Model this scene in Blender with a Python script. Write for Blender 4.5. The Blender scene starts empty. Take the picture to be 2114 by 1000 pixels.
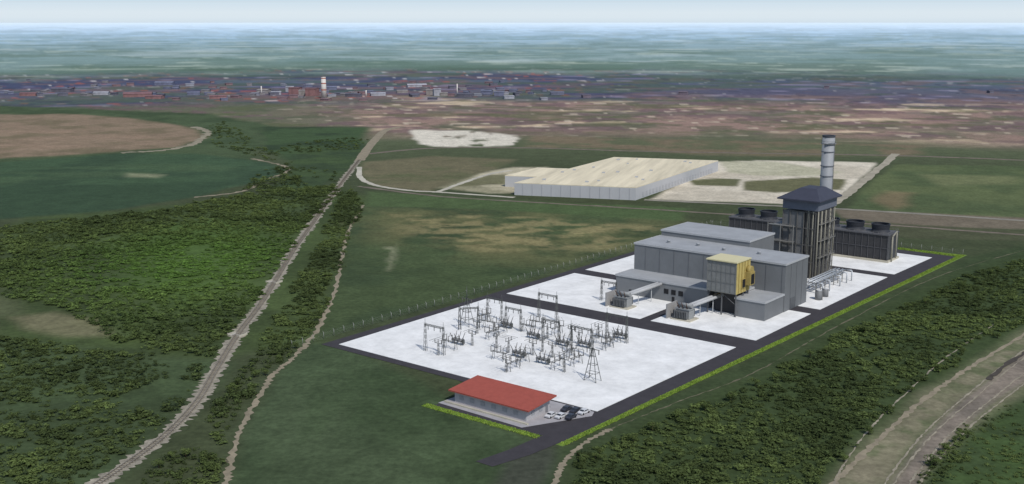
import bpy, math, random
import numpy as np
from mathutils import Vector, Matrix
random.seed(7); rng=np.random.default_rng(11)
# ------------------------------------------------------------------ image pixels to ground
F=2290.;H=120.;TH=math.atan(455/F);CT,ST=math.cos(TH),math.sin(TH)
def G(u,v,z=0):
    """image pixel (u,v) projected back -> ground position in metres"""
    yc=(500-v)/F;xc=(u-1057)/F
    t=(z-H)/(yc*CT-ST)
    return (t*xc,t*(CT+yc*ST))
O=(-65.5,404.4);A=(.6196,.7849);B=(.7849,-.6196);RZ=math.atan2(B[1],B[0])
def S(b,a,z=0): return (O[0]+A[0]*a+B[0]*b,O[1]+A[1]*a+B[1]*b,z)
scene=bpy.context.scene
def lin(c):
    out=[]
    for x in c[:3]:
        x=x/255.
        out.append(x/12.92 if x<=.04045 else ((x+.055)/1.055)**2.4)
    return out
KG=.83
# ------------------------------------------------------------------ materials
MATS={}
def mat(name,col,rough=.8,var=.18,scale=.4,metal=0,ribs=None,k=1.0,streak=None,detail=6,nr=.65):
    if name in MATS: return MATS[name]
    m=bpy.data.materials.new(name);m.use_nodes=True;nt=m.node_tree;n=nt.nodes;L=nt.links
    bs=n['Principled BSDF'];bs.inputs['Roughness'].default_value=rough;bs.inputs['Metallic'].default_value=metal
    if 'Specular IOR Level' in bs.inputs: bs.inputs['Specular IOR Level'].default_value=.25
    c=[x/k for x in lin(col)]
    tc=n.new('ShaderNodeTexCoord')
    mp=n.new('ShaderNodeMapping');L.new(tc.outputs['Object'],mp.inputs[0])
    if streak: mp.inputs['Scale'].default_value=streak
    nz=n.new('ShaderNodeTexNoise');nz.inputs['Scale'].default_value=scale;nz.inputs['Detail'].default_value=detail;nz.inputs['Roughness'].default_value=nr
    L.new(mp.outputs[0],nz.inputs['Vector'])
    mr=n.new('ShaderNodeMapRange');mr.inputs[1].default_value=.3;mr.inputs[2].default_value=.7;mr.inputs[3].default_value=1-var;mr.inputs[4].default_value=1+var
    L.new(nz.outputs[0],mr.inputs[0])
    hs=n.new('ShaderNodeHueSaturation');hs.inputs['Color'].default_value=(*c,1)
    last=mr.outputs[0]
    if ribs:
        wv=n.new('ShaderNodeTexWave');wv.wave_type='BANDS';wv.bands_direction=ribs[0];wv.inputs['Scale'].default_value=ribs[1];wv.inputs['Distortion'].default_value=0
        L.new(tc.outputs['Object'],wv.inputs['Vector'])
        m2=n.new('ShaderNodeMapRange');m2.inputs[3].default_value=1-ribs[2];m2.inputs[4].default_value=1.0
        L.new(wv.outputs[1],m2.inputs[0])
        mu=n.new('ShaderNodeMath');mu.operation='MULTIPLY';L.new(last,mu.inputs[0]);L.new(m2.outputs[0],mu.inputs[1]);last=mu.outputs[0]
    L.new(last,hs.inputs['Value']);L.new(hs.outputs[0],bs.inputs['Base Color'])
    MATS[name]=m;return m
def attrmat(name,scales,amp,rough=.95,bump=0,trans=0):
    m=bpy.data.materials.new(name);m.use_nodes=True;nt=m.node_tree;n=nt.nodes;L=nt.links
    bs=n['Principled BSDF'];bs.inputs['Roughness'].default_value=rough;bs.inputs['Specular IOR Level'].default_value=.1
    at=n.new('ShaderNodeAttribute');at.attribute_name='tint'
    ge=n.new('ShaderNodeNewGeometry');last=None
    for s_,a_ in zip(scales,amp):
        nz=n.new('ShaderNodeTexNoise');nz.inputs['Scale'].default_value=s_;nz.inputs['Detail'].default_value=5;nz.inputs['Roughness'].default_value=.65
        L.new(ge.outputs['Position'],nz.inputs['Vector'])
        mr=n.new('ShaderNodeMapRange');mr.inputs[1].default_value=.3;mr.inputs[2].default_value=.7;mr.inputs[3].default_value=1-a_;mr.inputs[4].default_value=1+a_
        L.new(nz.outputs[0],mr.inputs[0])
        if last is None: last=mr.outputs[0]
        else:
            mu=n.new('ShaderNodeMath');mu.operation='MULTIPLY';L.new(last,mu.inputs[0]);L.new(mr.outputs[0],mu.inputs[1]);last=mu.outputs[0]
    hs=n.new('ShaderNodeHueSaturation');L.new(at.outputs['Color'],hs.inputs['Color']);L.new(last,hs.inputs['Value'])
    L.new(hs.outputs[0],bs.inputs['Base Color'])
    if trans:
        tr=n.new('ShaderNodeBsdfTranslucent');L.new(hs.outputs[0],tr.inputs['Color']);mx=n.new('ShaderNodeMixShader');mx.inputs[0].default_value=trans
        L.new(bs.outputs[0],mx.inputs[1]);L.new(tr.outputs[0],mx.inputs[2]);L.new(mx.outputs[0],n['Material Output'].inputs[0])
    return m
# ------------------------------------------------------------------ mesh helper
class M:
    def __init__(s): s.v=[];s.f=[];s.m=[];s.s=[]
    def add(s,vs,fs,mi=0,sm=False):
        o=len(s.v);s.v+= [tuple(x) for x in vs]
        for f in fs: s.f.append(tuple(i+o for i in f));s.m.append(mi);s.s.append(sm)
        return s
    def box(s,x0,x1,y0,y1,z0,z1,mi=0):
        return s.add([(x0,y0,z0),(x1,y0,z0),(x1,y1,z0),(x0,y1,z0),(x0,y0,z1),(x1,y0,z1),(x1,y1,z1),(x0,y1,z1)],
         [(0,3,2,1),(4,5,6,7),(0,1,5,4),(1,2,6,5),(2,3,7,6),(3,0,4,7)],mi)
    def cyl(s,p0,p1,r0,r1=None,n=8,mi=0,sm=True,cap=True):
        if r1 is None:r1=r0
        p0=Vector(p0);p1=Vector(p1);d=(p1-p0).normalized()
        q=Vector((0,0,1)) if abs(d.z)<.9 else Vector((1,0,0))
        x=d.cross(q).normalized();y=d.cross(x)
        vs=[];
        for p,r in((p0,r0),(p1,r1)):
            for i in range(n):
                t=2*math.pi*i/n;vs.append(p+x*(r*math.cos(t))+y*(r*math.sin(t)))
        s.add(vs,[(i,i+n,(i+1)%n+n,(i+1)%n) for i in range(n)],mi,sm)
        if cap:
            o=len(s.v)-2*n
            s.f.append(tuple(o+i for i in range(n)));s.m.append(mi);s.s.append(False)
            s.f.append(tuple(o+n+i for i in reversed(range(n))));s.m.append(mi);s.s.append(False)
        return s
    def beam(s,p0,p1,w,mi=0): return s.cyl(p0,p1,w*.707,n=4,mi=mi,sm=False)
    def ring(s,c,r0,r1,z0,z1,n=24,mi=0):
        vs=[]
        for r,z in((r0,z0),(r1,z0),(r1,z1),(r0,z1)):
            for i in range(n):
                t=2*math.pi*i/n;vs.append((c[0]+r*math.cos(t),c[1]+r*math.sin(t),z))
        fs=[]
        for k in range(4):
            for i in range(n):
                j=(i+1)%n;k2=(k+1)%4
                fs.append((k*n+i,k*n+j,k2*n+j,k2*n+i))
        return s.add(vs,fs,mi,False)
    def pieces(s):
        par=list(range(len(s.v)))
        def fd(i):
            while par[i]!=i: par[i]=par[par[i]];i=par[i]
            return i
        for f in s.f:
            for i in f[1:]: par[fd(i)]=fd(f[0])
        g={}
        for k,f in enumerate(s.f): g.setdefault(fd(f[0]),[]).append(k)
        out=[]
        for ks in g.values():
            m=M();ix={}
            for k in ks:
                ff=[]
                for i in s.f[k]:
                    if i not in ix: ix[i]=len(m.v);m.v.append(s.v[i])
                    ff.append(ix[i])
                m.f.append(tuple(ff));m.m.append(s.m[k]);m.s.append(s.s[k])
            out.append(m)
        return out
    def mesh(s,name,mats):
        me=bpy.data.meshes.new(name);me.from_pydata(s.v,[],s.f)
        for m in mats: me.materials.append(m)
        me.polygons.foreach_set('material_index',s.m);me.polygons.foreach_set('use_smooth',s.s);me.update();return me
col=scene.collection
def link(o): col.objects.link(o);return o
def tag(o,label,cat,group=None,kind=None):
    o['label']=label;o['category']=cat
    if group:o['group']=group
    if kind:o['kind']=kind
    return o
def thing(name,label,cat,loc,rot=RZ,group=None):
    e=bpy.data.objects.new(name,None);e.empty_display_size=1;link(e);e.location=loc;e.rotation_euler=(0,0,rot)
    return tag(e,label,cat,group)
def part(name,me,par,mats=None,label=None,loc=None):
    if isinstance(me,M): me=me.mesh(name,mats)
    o=bpy.data.objects.new(name,me);link(o);o.parent=par
    if loc:o.location=loc
    if label:o['label']=label
    return o
def parts(name,m,par,mats):
    for p in m.pieces(): part(name,p,par,mats)
def single(name,m,mats,label,cat,loc=(0,0,0),rot=0,kind=None,group=None):
    o=bpy.data.objects.new(name,m.mesh(name,mats) if isinstance(m,M) else m);link(o);o.location=loc;o.rotation_euler=(0,0,rot)
    return tag(o,label,cat,group,kind)
def copytree(o,loc,rot,sc=1):
    n=o.copy();col.objects.link(n);n.location=loc;n.rotation_euler=(0,0,rot);n.scale=(sc,sc,sc)
    def rec(src,dst):
        for c in src.children:
            k=c.copy();col.objects.link(k);k.parent=dst;rec(c,k)
    rec(o,n);return n
# ------------------------------------------------------------------ numpy noise / polygon masks
def vnoise(x,y,cell,seed=0):
    X=x/cell+seed*17.3;Y=y/cell+seed*31.7
    xi=np.floor(X).astype(np.int64);yi=np.floor(Y).astype(np.int64);fx=X-xi;fy=Y-yi
    fx=fx*fx*(3-2*fx);fy=fy*fy*(3-2*fy)
    def h(i,j):
        n=(i*374761393+j*668265263+seed*974711)&0x7fffffff
        n=((n^(n>>13))*1274126177)&0x7fffffff
        n=(n^(n>>16))&0xffffff
        return n/float(0xffffff)
    return (h(xi,yi)*(1-fx)+h(xi+1,yi)*fx)*(1-fy)+(h(xi,yi+1)*(1-fx)+h(xi+1,yi+1)*fx)*fy
def fbm(x,y,cell,seed=0,o=4):
    r=0;a=.5;t=0
    for i in range(o): r=r+a*vnoise(x,y,cell/2**i,seed+i);t+=a;a*=.55
    return r/t
def sdist(px,py,poly):
    """positive inside"""
    ins=np.zeros(px.shape,bool);dm=np.full(px.shape,1e12)
    n=len(poly)
    for i in range(n):
        x0,y0=poly[i];x1,y1=poly[(i+1)%n]
        dx,dy=x1-x0,y1-y0
        t=np.clip(((px-x0)*dx+(py-y0)*dy)/(dx*dx+dy*dy+1e-9),0,1)
        dm=np.minimum(dm,(px-x0-t*dx)**2+(py-y0-t*dy)**2)
        c=((y0>py)!=(y1>py))
        xx=x0+(py-y0)*dx/(dy if abs(dy)>1e-9 else 1e-9)
        ins^=c&(px<xx)
    d=np.sqrt(dm);return np.where(ins,d,-d)
# ------------------------------------------------------------------ ground sheet
angs=np.concatenate([np.linspace(-180,-34,40)[:-1],np.linspace(-34,34,1180),np.linspace(34,180,40)[1:-1]])
na=len(angs)
rs=np.concatenate([[2,60,120],1/np.linspace(1/190.,1/120000.,660)])
nr=len(rs)
AA,RR=np.meshgrid(np.radians(angs),rs)
X=(RR*np.sin(AA)).ravel();Y=(RR*np.cos(AA)).ravel();R=RR.ravel()
land_haze=[(0,(60,68,46)),(900,(60,68,46)),(1150,(76,84,60)),(1350,(108,100,86)),(1650,(112,102,96)),(1850,(88,82,94)),(2300,(76,86,100)),(2900,(92,110,100)),(3700,(108,130,122)),(5000,(130,152,154)),(8000,(152,178,192)),(13000,(172,196,212)),(20000,(188,208,222)),(30000,(198,215,227)),(60000,(206,221,232)),(120000,(208,223,234))]  # land colour by distance; atmospheric haze is painted into the far entries
td=np.array([t[0] for t in land_haze],float);tc_=np.array([lin(t[1]) for t in land_haze])
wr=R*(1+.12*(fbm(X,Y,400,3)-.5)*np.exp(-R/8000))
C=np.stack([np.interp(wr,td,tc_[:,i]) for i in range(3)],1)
def L3(c): return np.array(lin(c))
def mix(col_,m): 
    global C
    C=C*(1-m[:,None])+L3(col_)*m[:,None]
def sm(x,a,b):
    t=np.clip((x-a)/(b-a),0,1);return t*t*(3-2*t)
ang=np.degrees(np.arctan2(X,Y))
belt=sm(R,1130,1300)*(1-sm(R,1750,1950))
east=sm(ang,-14,-6)
n1=fbm(X,Y,90,5);n2=fbm(X,Y,35,9);n3=fbm(X*.35,Y,60,15)
mix((136,112,102),belt*(.2+.8*east)*sm(n1,.32,.55)*.85)
mix((76,80,62),belt*sm(n2,.52,.64)*.6)
mix((68,82,54),belt*(1-east)*.6*sm(R,1130,1200))
mix((192,172,144),belt*east*sm(n3,.57,.66)*.8)
mix((98,78,82),belt*sm(fbm(X,Y,50,23),.52,.62)*.65)
mix((200,186,164),belt*sm(vnoise(X,Y,14,27),.82,.93)*.5*(.2+.8*east))
mix((84,88,60),belt*sm(fbm(X*.4,Y,40,29),.58,.66)*.6)
town=sm(R,1650,1800)*(1-sm(R,2600,3100))
west=1-sm(ang,3,10)
mix((58,62,90),town*sm(fbm(X,Y,160,31),.42,.58)*(.4+.4*west))
mix((108,88,84),town*sm(fbm(X*.5,Y,60,37),.5,.65)*.55)
mix((150,82,68),town*sm(vnoise(X,Y,18,41),.72,.88)*sm(fbm(X,Y,260,44),.44,.56)*west*.65)
mix((206,202,198),town*sm(vnoise(X,Y,14,51),.84,.95)*.5*(.4+.6*west))
mix((138,132,156),town*sm(vnoise(X*.4,Y,24,57),.74,.92)*.45)
mix((68,86,68),town*sm(fbm(X*.6,Y,110,53),.5,.62)*.6)
mix((50,54,70),town*sm(vnoise(X*.7,Y,22,59),.76,.9)*.5)
far=sm(R,2500,3000)  # far mottling thins with distance, part of the painted haze
mix((72,96,76),far*np.exp(-R/6000)*sm(fbm(X*.8,Y,220,61,6),.45,.58)*1.)
mix((178,188,172),far*np.exp(-R/6500)*sm(fbm(X*.7,Y,130,67,6),.56,.68)*.75)
mix((96,118,108),far*np.exp(-R/11000)*sm(fbm(X,Y,360,69,6),.48,.62)*.65)
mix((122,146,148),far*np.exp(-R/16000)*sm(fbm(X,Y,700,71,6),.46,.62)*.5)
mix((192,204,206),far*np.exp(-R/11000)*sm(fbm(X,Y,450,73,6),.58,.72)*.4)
wx=(fbm(X,Y,60,81)-.5)*2;wy=(fbm(X,Y,60,91)-.5)*2
def field(px,color,soft=4,warp=8,op=1.,noise=None,two=None):
    global C
    poly=[G(*p) for p in px]
    xs=[p[0] for p in poly];ys=[p[1] for p in poly];mg=soft+warp+5
    idx=np.where((X>min(xs)-mg)&(X<max(xs)+mg)&(Y>min(ys)-mg)&(Y<max(ys)+mg))[0]
    x=X[idx]+wx[idx]*warp;y=Y[idx]+wy[idx]*warp
    m=sm(sdist(x,y,poly),-soft,soft)*op
    if noise:
        cell,sx,sy,lo,hi,seed=noise
        m=m*sm(fbm(X[idx]*sx,Y[idx]*sy,cell,seed),lo,hi)
    cc=L3(color)[None]
    if two is not None:
        q=sm(fbm(X[idx],Y[idx],40,int(abs(px[0][0]))%50),.4,.65)[:,None]
        cc=cc*(1-q)+L3(two)[None]*q
    C[idx]=C[idx]*(1-m[:,None])+cc*m[:,None]
# west fields
field([(-60,215),(430,235),(560,262),(520,330),(300,345),(-60,350)],(66,80,54),10,20,two=(56,70,46))
field([(-60,238),(130,235),(290,246),(395,264),(428,282),(370,304),(240,315),(110,322),(-60,330)],(122,106,88),8,10,two=(104,94,74))
field([(-60,250),(200,262),(380,280),(300,300),(-60,310)],(132,112,94),10,16,.6,noise=(30,.4,1.4,.4,.62,99))
field([(-60,340),(240,318),(400,318),(560,335),(592,352),(540,374),(400,408),(200,438),(-60,458)],(57,77,54),5,6,two=(50,68,49))
field([(-60,356),(200,340),(420,338),(520,350),(300,362),(-60,385)],(66,84,58),12,10,.6,noise=(24,.4,1.6,.38,.6,98))
field([(-60,390),(500,372),(440,400),(200,438),(-60,458)],(48,66,47),8,6,.8)
field([(265,358),(340,362),(330,368),(270,366)],(124,128,100),6,6,.8)
field([(540,262),(760,262),(740,300),(700,330),(600,330),(540,310)],(58,76,48),8,12,two=(46,60,40))
field([(600,300),(760,300),(735,345),(640,395),(560,390),(600,350)],(50,64,42),8,8,two=(60,76,46))
field([(60,450),(400,420),(700,380),(760,410),(720,470),(660,700),(440,750),(0,720),(0,480)],(56,68,40),8,8,two=(66,80,46))
field([(300,470),(480,450),(560,480),(520,580),(400,640),(280,590),(240,520)],(70,92,44),20,15,.8)
field([(30,655),(120,645),(200,665),(240,700),(150,700),(60,680)],(118,112,88),5,6,.6)
field([(-60,600),(40,620),(60,650),(-60,660)],(88,92,68),6,6,.5)
field([(-60,700),(440,750),(480,760),(300,930),(180,1020),(-60,1080)],(54,66,43),8,8,two=(62,76,50))
# field beside the plant
field([(750,425),(1010,430),(1400,450),(1400,480),(1320,510),(1000,600),(660,700),(690,590),(722,480)],(54,67,44),4,4,two=(62,75,48))
field([(760,432),(900,430),(1230,436),(1400,462),(1385,492),(1240,524),(1130,548),(960,530),(800,500),(740,460)],(96,96,64),26,10,.75,noise=(22,.7,.7,.3,.62,101))
field([(800,438),(1100,446),(1380,468),(1260,518),(1000,516),(850,484)],(144,132,94),12,10,.5,noise=(10,.8,1.2,.4,.68,103))
field([(795,500),(812,500),(815,525),(800,560),(795,530)],(140,140,114),4,3,.5,noise=(8,1,1,.4,.6,105))
field([(640,705),(700,712),(900,800),(1110,910),(1160,930),(1140,1040),(470,1040),(510,870),(570,780)],(54,68,45),4,4,two=(62,76,52))
field([(560,790),(720,840),(900,960),(860,1020),(600,1020),(520,900)],(66,78,56),18,12,.5,noise=(14,1,.3,.4,.6,107))
field([(1060,925),(1130,905),(1155,930),(1120,1000),(1040,1040),(1000,1040),(1040,965)],(64,62,60),3,2,.6)
# middle distance lots
field([(760,395),(1100,415),(1420,430),(1400,455),(1000,432),(750,425)],(68,84,52),4,5)
field([(745,335),(900,322),(1060,330),(1030,350),(920,385),(880,396),(780,385),(740,365)],(96,92,70),6,6,two=(82,86,60))
field([(840,268),(960,270),(1080,282),(1060,300),(960,304),(900,303),(860,294)],(192,186,172),5,14,.95,noise=(26,1,.6,.3,.45,111))
field([(1080,280),(1500,290),(1900,300),(1900,325),(1500,322),(1300,310),(1080,305)],(86,90,66),10,10,.8,two=(110,96,78))
field([(905,388),(1000,358),(1060,345),(1130,345),(1120,400),(1010,398)],(172,164,142),4,4,.9,two=(132,128,104))
field([(925,385),(1010,362),(1050,360),(1050,380),(980,384)],(92,92,66),4,4,.9)
field([(1440,335),(1560,332),(1810,336),(1800,350),(1740,400),(1700,425),(1560,420),(1340,412),(1400,380)],(194,186,170),3,3,.95,two=(174,166,150))
field([(1420,372),(1480,368),(1530,370),(1520,384),(1430,383)],(90,92,66),3,3)
field([(1535,374),(1680,366),(1750,370),(1735,392),(1600,398),(1530,392)],(92,92,66),3,3)
field([(1480,333),(1600,334),(1740,356),(1690,364),(1560,362),(1500,356)],(150,150,124),4,4,.7)
field([(1850,340),(2160,345),(2160,450),(1900,445),(1745,430),(1790,380)],(82,92,60),4,6,two=(70,82,54))
field([(1800,415),(1830,395),(1880,398),(1890,425),(1850,432)],(118,100,78),8,8,.6)
field([(1900,360),(2100,365),(2100,380),(1950,385)],(108,112,78),8,8,.6)
field([(1720,432),(2160,452),(2160,475),(1900,468),(1740,450)],(108,98,86),3,3,.8)
field([(1740,455),(2160,480),(2160,498),(1880,492),(1750,470)],(68,72,52),3,3)
# east side
field([(1150,925),(2010,530),(2160,495),(2160,520),(1950,575),(1740,680),(1560,775),(1260,900),(1170,960)],(54,66,42),4,3)
field([(1160,1040),(1180,945),(1290,880),(1560,775),(1750,672),(1960,567),(2160,510),(2160,690),(1900,820),(1700,1040)],(53,66,39),4,3)
field([(1680,1040),(1770,930),(1890,820),(2160,655),(2160,800),(2000,905),(1880,1040)],(88,94,68),4,3,two=(104,102,82))
field([(1700,1040),(1790,935),(1880,850),(1960,795),(2160,668),(2160,690),(1980,820),(1890,900),(1800,1040)],(118,112,94),2,2,.7,noise=(8,1,1,.35,.55,141))
field([(1825,1040),(1850,985),(1905,905),(1985,828),(2160,690),(2160,765),(2060,825),(1970,900),(1915,975),(1890,1040)],(118,109,100),2.2,1.5,.95,two=(102,95,88))
field([(1885,1040),(1930,950),(2160,790),(2160,1040)],(60,78,43),4,4,two=(52,66,40))
# overall grain
C*= (1+.22*(fbm(X,Y,14,121)-.5)*np.exp(-R/1500))[:,None]
C*= (1+.45*(fbm(X,Y,4,131,2)-.5)*np.exp(-R/500))[:,None]
lum=C.mean(1)[:,None];C=lum+(C-lum)*.95
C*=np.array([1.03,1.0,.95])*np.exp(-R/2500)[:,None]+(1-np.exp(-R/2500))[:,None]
C/=KG
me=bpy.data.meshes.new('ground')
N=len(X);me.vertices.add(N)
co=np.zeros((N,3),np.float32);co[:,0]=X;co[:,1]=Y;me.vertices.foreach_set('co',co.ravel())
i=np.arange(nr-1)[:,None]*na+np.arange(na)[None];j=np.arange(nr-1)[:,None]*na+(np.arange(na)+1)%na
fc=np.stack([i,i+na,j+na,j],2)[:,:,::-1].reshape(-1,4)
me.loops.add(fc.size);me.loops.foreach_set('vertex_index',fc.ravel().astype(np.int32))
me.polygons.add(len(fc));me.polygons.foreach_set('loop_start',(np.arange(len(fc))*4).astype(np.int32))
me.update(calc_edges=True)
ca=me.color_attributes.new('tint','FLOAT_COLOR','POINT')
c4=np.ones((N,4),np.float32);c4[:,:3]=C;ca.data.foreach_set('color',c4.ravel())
gm=attrmat('earth_fields_painted_haze',[.012,.09,.45],[.06,.18,.26]);me.materials.append(gm)
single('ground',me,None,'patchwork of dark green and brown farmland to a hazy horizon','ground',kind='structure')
# ------------------------------------------------------------------ ribbons and slabs
def smooth(pts,k=10):
    P=[pts[0]]+list(pts)+[pts[-1]];o=[]
    for i in range(1,len(P)-2):
        p0,p1,p2,p3=[np.array(P[i+d],float) for d in(-1,0,1,2)]
        for t in np.linspace(0,1,k,endpoint=False):
            o.append(.5*((2*p1)+(-p0+p2)*t+(2*p0-5*p1+4*p2-p3)*t*t+(-p0+3*p1-3*p2+p3)*t**3))
    o.append(np.array(P[-2],float));return o
def ribbon_mesh(pts,w,z,jit=.3,k=10,off=0):
    P=smooth(pts,k);m=M();vs=[]
    for i,p in enumerate(P):
        d=P[min(i+1,len(P)-1)]-P[max(i-1,0)];d=d/(np.linalg.norm(d)+1e-9);n=np.array([-d[1],d[0]])
        q=p+n*off
        a=q+n*(w/2+random.uniform(-jit,jit));b=q-n*(w/2+random.uniform(-jit,jit))
        vs+= [(a[0],a[1],z),(b[0],b[1],z)]
    m.add(vs,[(2*i+2,2*i+3,2*i+1,2*i) for i in range(len(P)-1)]);return m
dirt=mat('packed_dirt',(138,128,108),.95,.35,.2,detail=9,nr=.75)
dirt2=mat('brown_dirt',(112,102,90),.95,.35,.12)
pale=mat('pale_concrete',(180,174,158),.9,.25,.1,detail=9)
ballast=mat('rail_ballast',(144,137,122),.95,.75,.3,detail=10,nr=.85)
def ribbon(name,px,w,z,m,label,cat='path',jit=.4,k=12):
    return single(name,ribbon_mesh([G(*p) for p in px],w,z,jit,k),[m],label,cat,kind='structure')
railpx=[(150,1030),(200,1000),(330,908),(405,832),(445,765),(490,692),(540,625),(580,560),(612,508),(650,455),(690,398),(722,355),(742,330)]
railw=[G(*p) for p in railpx]
ribbon('railway_bed',railpx,5.4,.05,ballast,'pale gravel railway bed cutting through scrubland','railway',1.3,30)
ribbon('dirt_road',[(742,332),(765,300),(795,270),(830,262)],9,.06,dirt,'pale dirt road leading off beyond the rail line','road')
ribbon('dirt_path',[(462,1030),(470,985),(500,880),(560,780),(610,735),(655,680),(690,605),(708,520),(722,470),(750,424)],1.8,.055,dirt,'narrow tan dirt path along the scrub edge','path',.8,24)
ribbon('dirt_path',[(250,316),(340,310),(392,300),(418,285),(428,272),(400,262)],8,.05,mat('farm_track',(140,132,112),.95,.35,.1,detail=9),'pale farm track curling round a brown field','path',3)
ribbon('dirt_path',[(400,408),(500,395),(545,372),(592,356),(585,343),(520,328)],3,.05,dirt,'thin farm track bordering a dark green field','path',1.4)
ribbon('loop_road',[(742,345),(745,368),(780,384),(850,394),(905,397),(1062,408)],4.5,.05,pale,'pale curved access road to the warehouse','road',.5)
ribbon('service_road',[(905,396),(960,376),(1010,360),(1055,352)],4.5,.055,pale,'pale access road beside the warehouse','road',.5)
ribbon('country_road',[(1330,413),(1500,421),(1700,430),(1900,442),(2200,462)],5,.06,mat('grey_road',(136,130,118),.9,.25,.1),'long grey country road past the plant','road',.5)
ribbon('country_road',[(760,318),(900,306),(1100,306),(1300,312),(1500,316),(1860,322),(2200,335)],7,.05,dirt2,'straight brown country road behind the warehouse','road',.8)
ribbon('country_road',[(1850,318),(1800,360),(1750,400),(1705,430)],7,.065,mat('worn_road',(158,150,132),.9,.25,.1),'pale road running past the warehouse yard','road',1)
ribbon('farm_track',[(740,385),(900,405),(1100,418),(1400,436),(1900,470),(2200,492)],4,.045,dirt2,'brown farm track beside the warehouse lots','path',.8)
ribbon('dirt_path',[(1135,1030),(1150,985),(1172,945),(1215,910),(1260,886)],1.5,.05,dirt,'short tan path curving beside the plant entrance','path',.6,16)
ribbon('dirt_path',[(1260,886),(1400,830),(1560,768),(1740,668),(1950,566),(2180,500)],.5,.05,mat('faint_track',(100,96,76),.95,.4,.3,detail=9),'faint worn track along the wood edge','path',.35,24)
ribbon('dirt_road',[(1690,1030),(1760,960),(1850,875),(1930,808),(2030,742),(2200,640)],1.7,.05,dirt,'rutted tan dirt road beside the wood','road',.6,24)
for w_ in(1705,1805,1822,1852,1872):
    k_=(w_-1805)
    ribbon('wheel_track',[(w_,1040),(w_+38+k_*.1,975),(w_+105+k_*.2,893),(w_+185+k_*.3,822),(w_+290+k_*.4,737),(w_+400+k_*.5,668)],.5,.075+.004*(k_/20+6),mat('wheel_rut',(144,136,119),.95,.4,.25,detail=9),'pale wheel track worn in a dirt road','path',.28,24)
ribbon('drainage_ditch',[(2040,785),(2075,755),(2130,722)],1.6,.14,mat('dark_earth',(72,66,60),.95,.3,.4),'short dark ditch sunk beside the dirt road','ditch',.5,10)
P=smooth(railw,30);m=M();acc=0
sl=M()
for off in(-.75,.75):
    vs=[]
    for i,p in enumerate(P):
        d=P[min(i+1,len(P)-1)]-P[max(i-1,0)];d=d/np.linalg.norm(d);n=np.array([-d[1],d[0]])
        a=p+n*(off-.09);b=p+n*(off+.09)
        vs+=[(a[0],a[1],.2),(b[0],b[1],.2),(b[0],b[1],.36),(a[0],a[1],.36)]
    fs=[]
    for i in range(len(P)-1):
        for k in range(4): fs.append((4*i+k,4*i+(k+1)%4,4*i+4+(k+1)%4,4*i+4+k))
    m.add(vs,fs)
for i in range(len(P)-1):
    p,q=P[i],P[i+1];d=q-p;Ln=np.linalg.norm(d);d=d/Ln;n=np.array([-d[1],d[0]])
    while acc<Ln:
        c=p+d*acc
        pts=[c+n*1.3+d*.13,c-n*1.3+d*.13,c-n*1.3-d*.13,c+n*1.3-d*.13]
        sl.add([(x[0],x[1],.07) for x in pts]+[(x[0],x[1],.16) for x in pts],[(4,5,6,7),(0,1,5,4),(1,2,6,5),(2,3,7,6),(3,0,4,7)])
        acc+=1.3
    acc-=Ln
rt=thing('railway_track','single railway track with steel rails on dark sleepers','railway',(0,0,0),0);rt['kind']='structure'
parts('rail',m,rt,[mat('worn_rail',(134,126,116),.6,.25,.6,.2)]);so_=part('sleeper',sl,rt,[mat('sleeper_wood',(104,96,84),.9,.6,.25,nr=.85)]);so_['kind']='stuff'
for (u,v) in((566,583),(490,692)):
    x,y=G(u,v);e=thing('culvert_bridge','small pale concrete culvert bridge under the railway','bridge',(x,y,0),math.radians(62),'culvert bridges on the rail line')
    for s_ in(-1,1):
        m=M();m.box(-2.0,2.0,s_*2.9-.15,s_*2.9+.15,0,.7);m.box(-2.3,-2.0,s_*2.9-.25,s_*2.9+.25,0,.9);m.box(2.0,2.3,s_*2.9-.25,s_*2.9+.25,0,.9)
        part('parapet',m,e,[pale])
    part('deck',M().box(-2,2,-2.7,-1.4,.06,.19).box(-2,2,1.4,2.7,.06,.19).box(-.5,.5,-1.4,1.4,.06,.12),e,[mat('deck_concrete',(170,166,156),.9,.25,.5)])
# ------------------------------------------------------------------ plant site surfaces (b,a coordinates)
def slab(name,pts,z,m,label,cat,h=0):
    mm=M();n=len(pts)
    if h:
        mm.add([(p[0],p[1],0) for p in pts]+[(p[0],p[1],z) for p in pts],[tuple(range(n,2*n))]+[(i,(i+1)%n,(i+1)%n+n,i+n) for i in range(n)])
    else: mm.add([(p[0],p[1],z) for p in pts],[tuple(range(n))])
    return single(name,mm,[m],label,cat,S(0,0),RZ,kind='structure')
asph=mat('asphalt',(62,59,62),.9,.16,.25,detail=9)
lawn=mat('fresh_lawn',(104,128,54),.95,.3,.5)
gravel=mat('white_gravel',(226,225,222),.9,.2,.11,detail=12,nr=.78)
edge=lambda a:124.2+(a+30)*.027
slab('lawn',[(71,-31),(117,-30),(117,-27),(71,-28)],.06,lawn,'strip of bright green lawn before the office','lawn')
slab('lawn',[(124,-31),(edge(-30)+2.2,-31),(edge(317)+3.4,317),(88,312.5),(88,309.5),(edge(309),309.5),(124,-30)],.06,lawn,'long bright green verge edging the plant road','lawn')
slab('plant_road',[(-5.5,-4),(73,-4.5),(74,-28),(116.5,-28),(116,-42),(114,-55),(120,-55),(123,-42),(124.3,-28),(edge(309.5),309.5),(60,309.5),(-5,309.5)],.10,asph,'dark asphalt service road around the power plant','road')
slab('gravel_yard',[(0,0),(118,-.8),(119.8,89.5),(-1,89.5)],.22,gravel,'white gravel pad of the electrical switchyard','yard',1)
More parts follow.
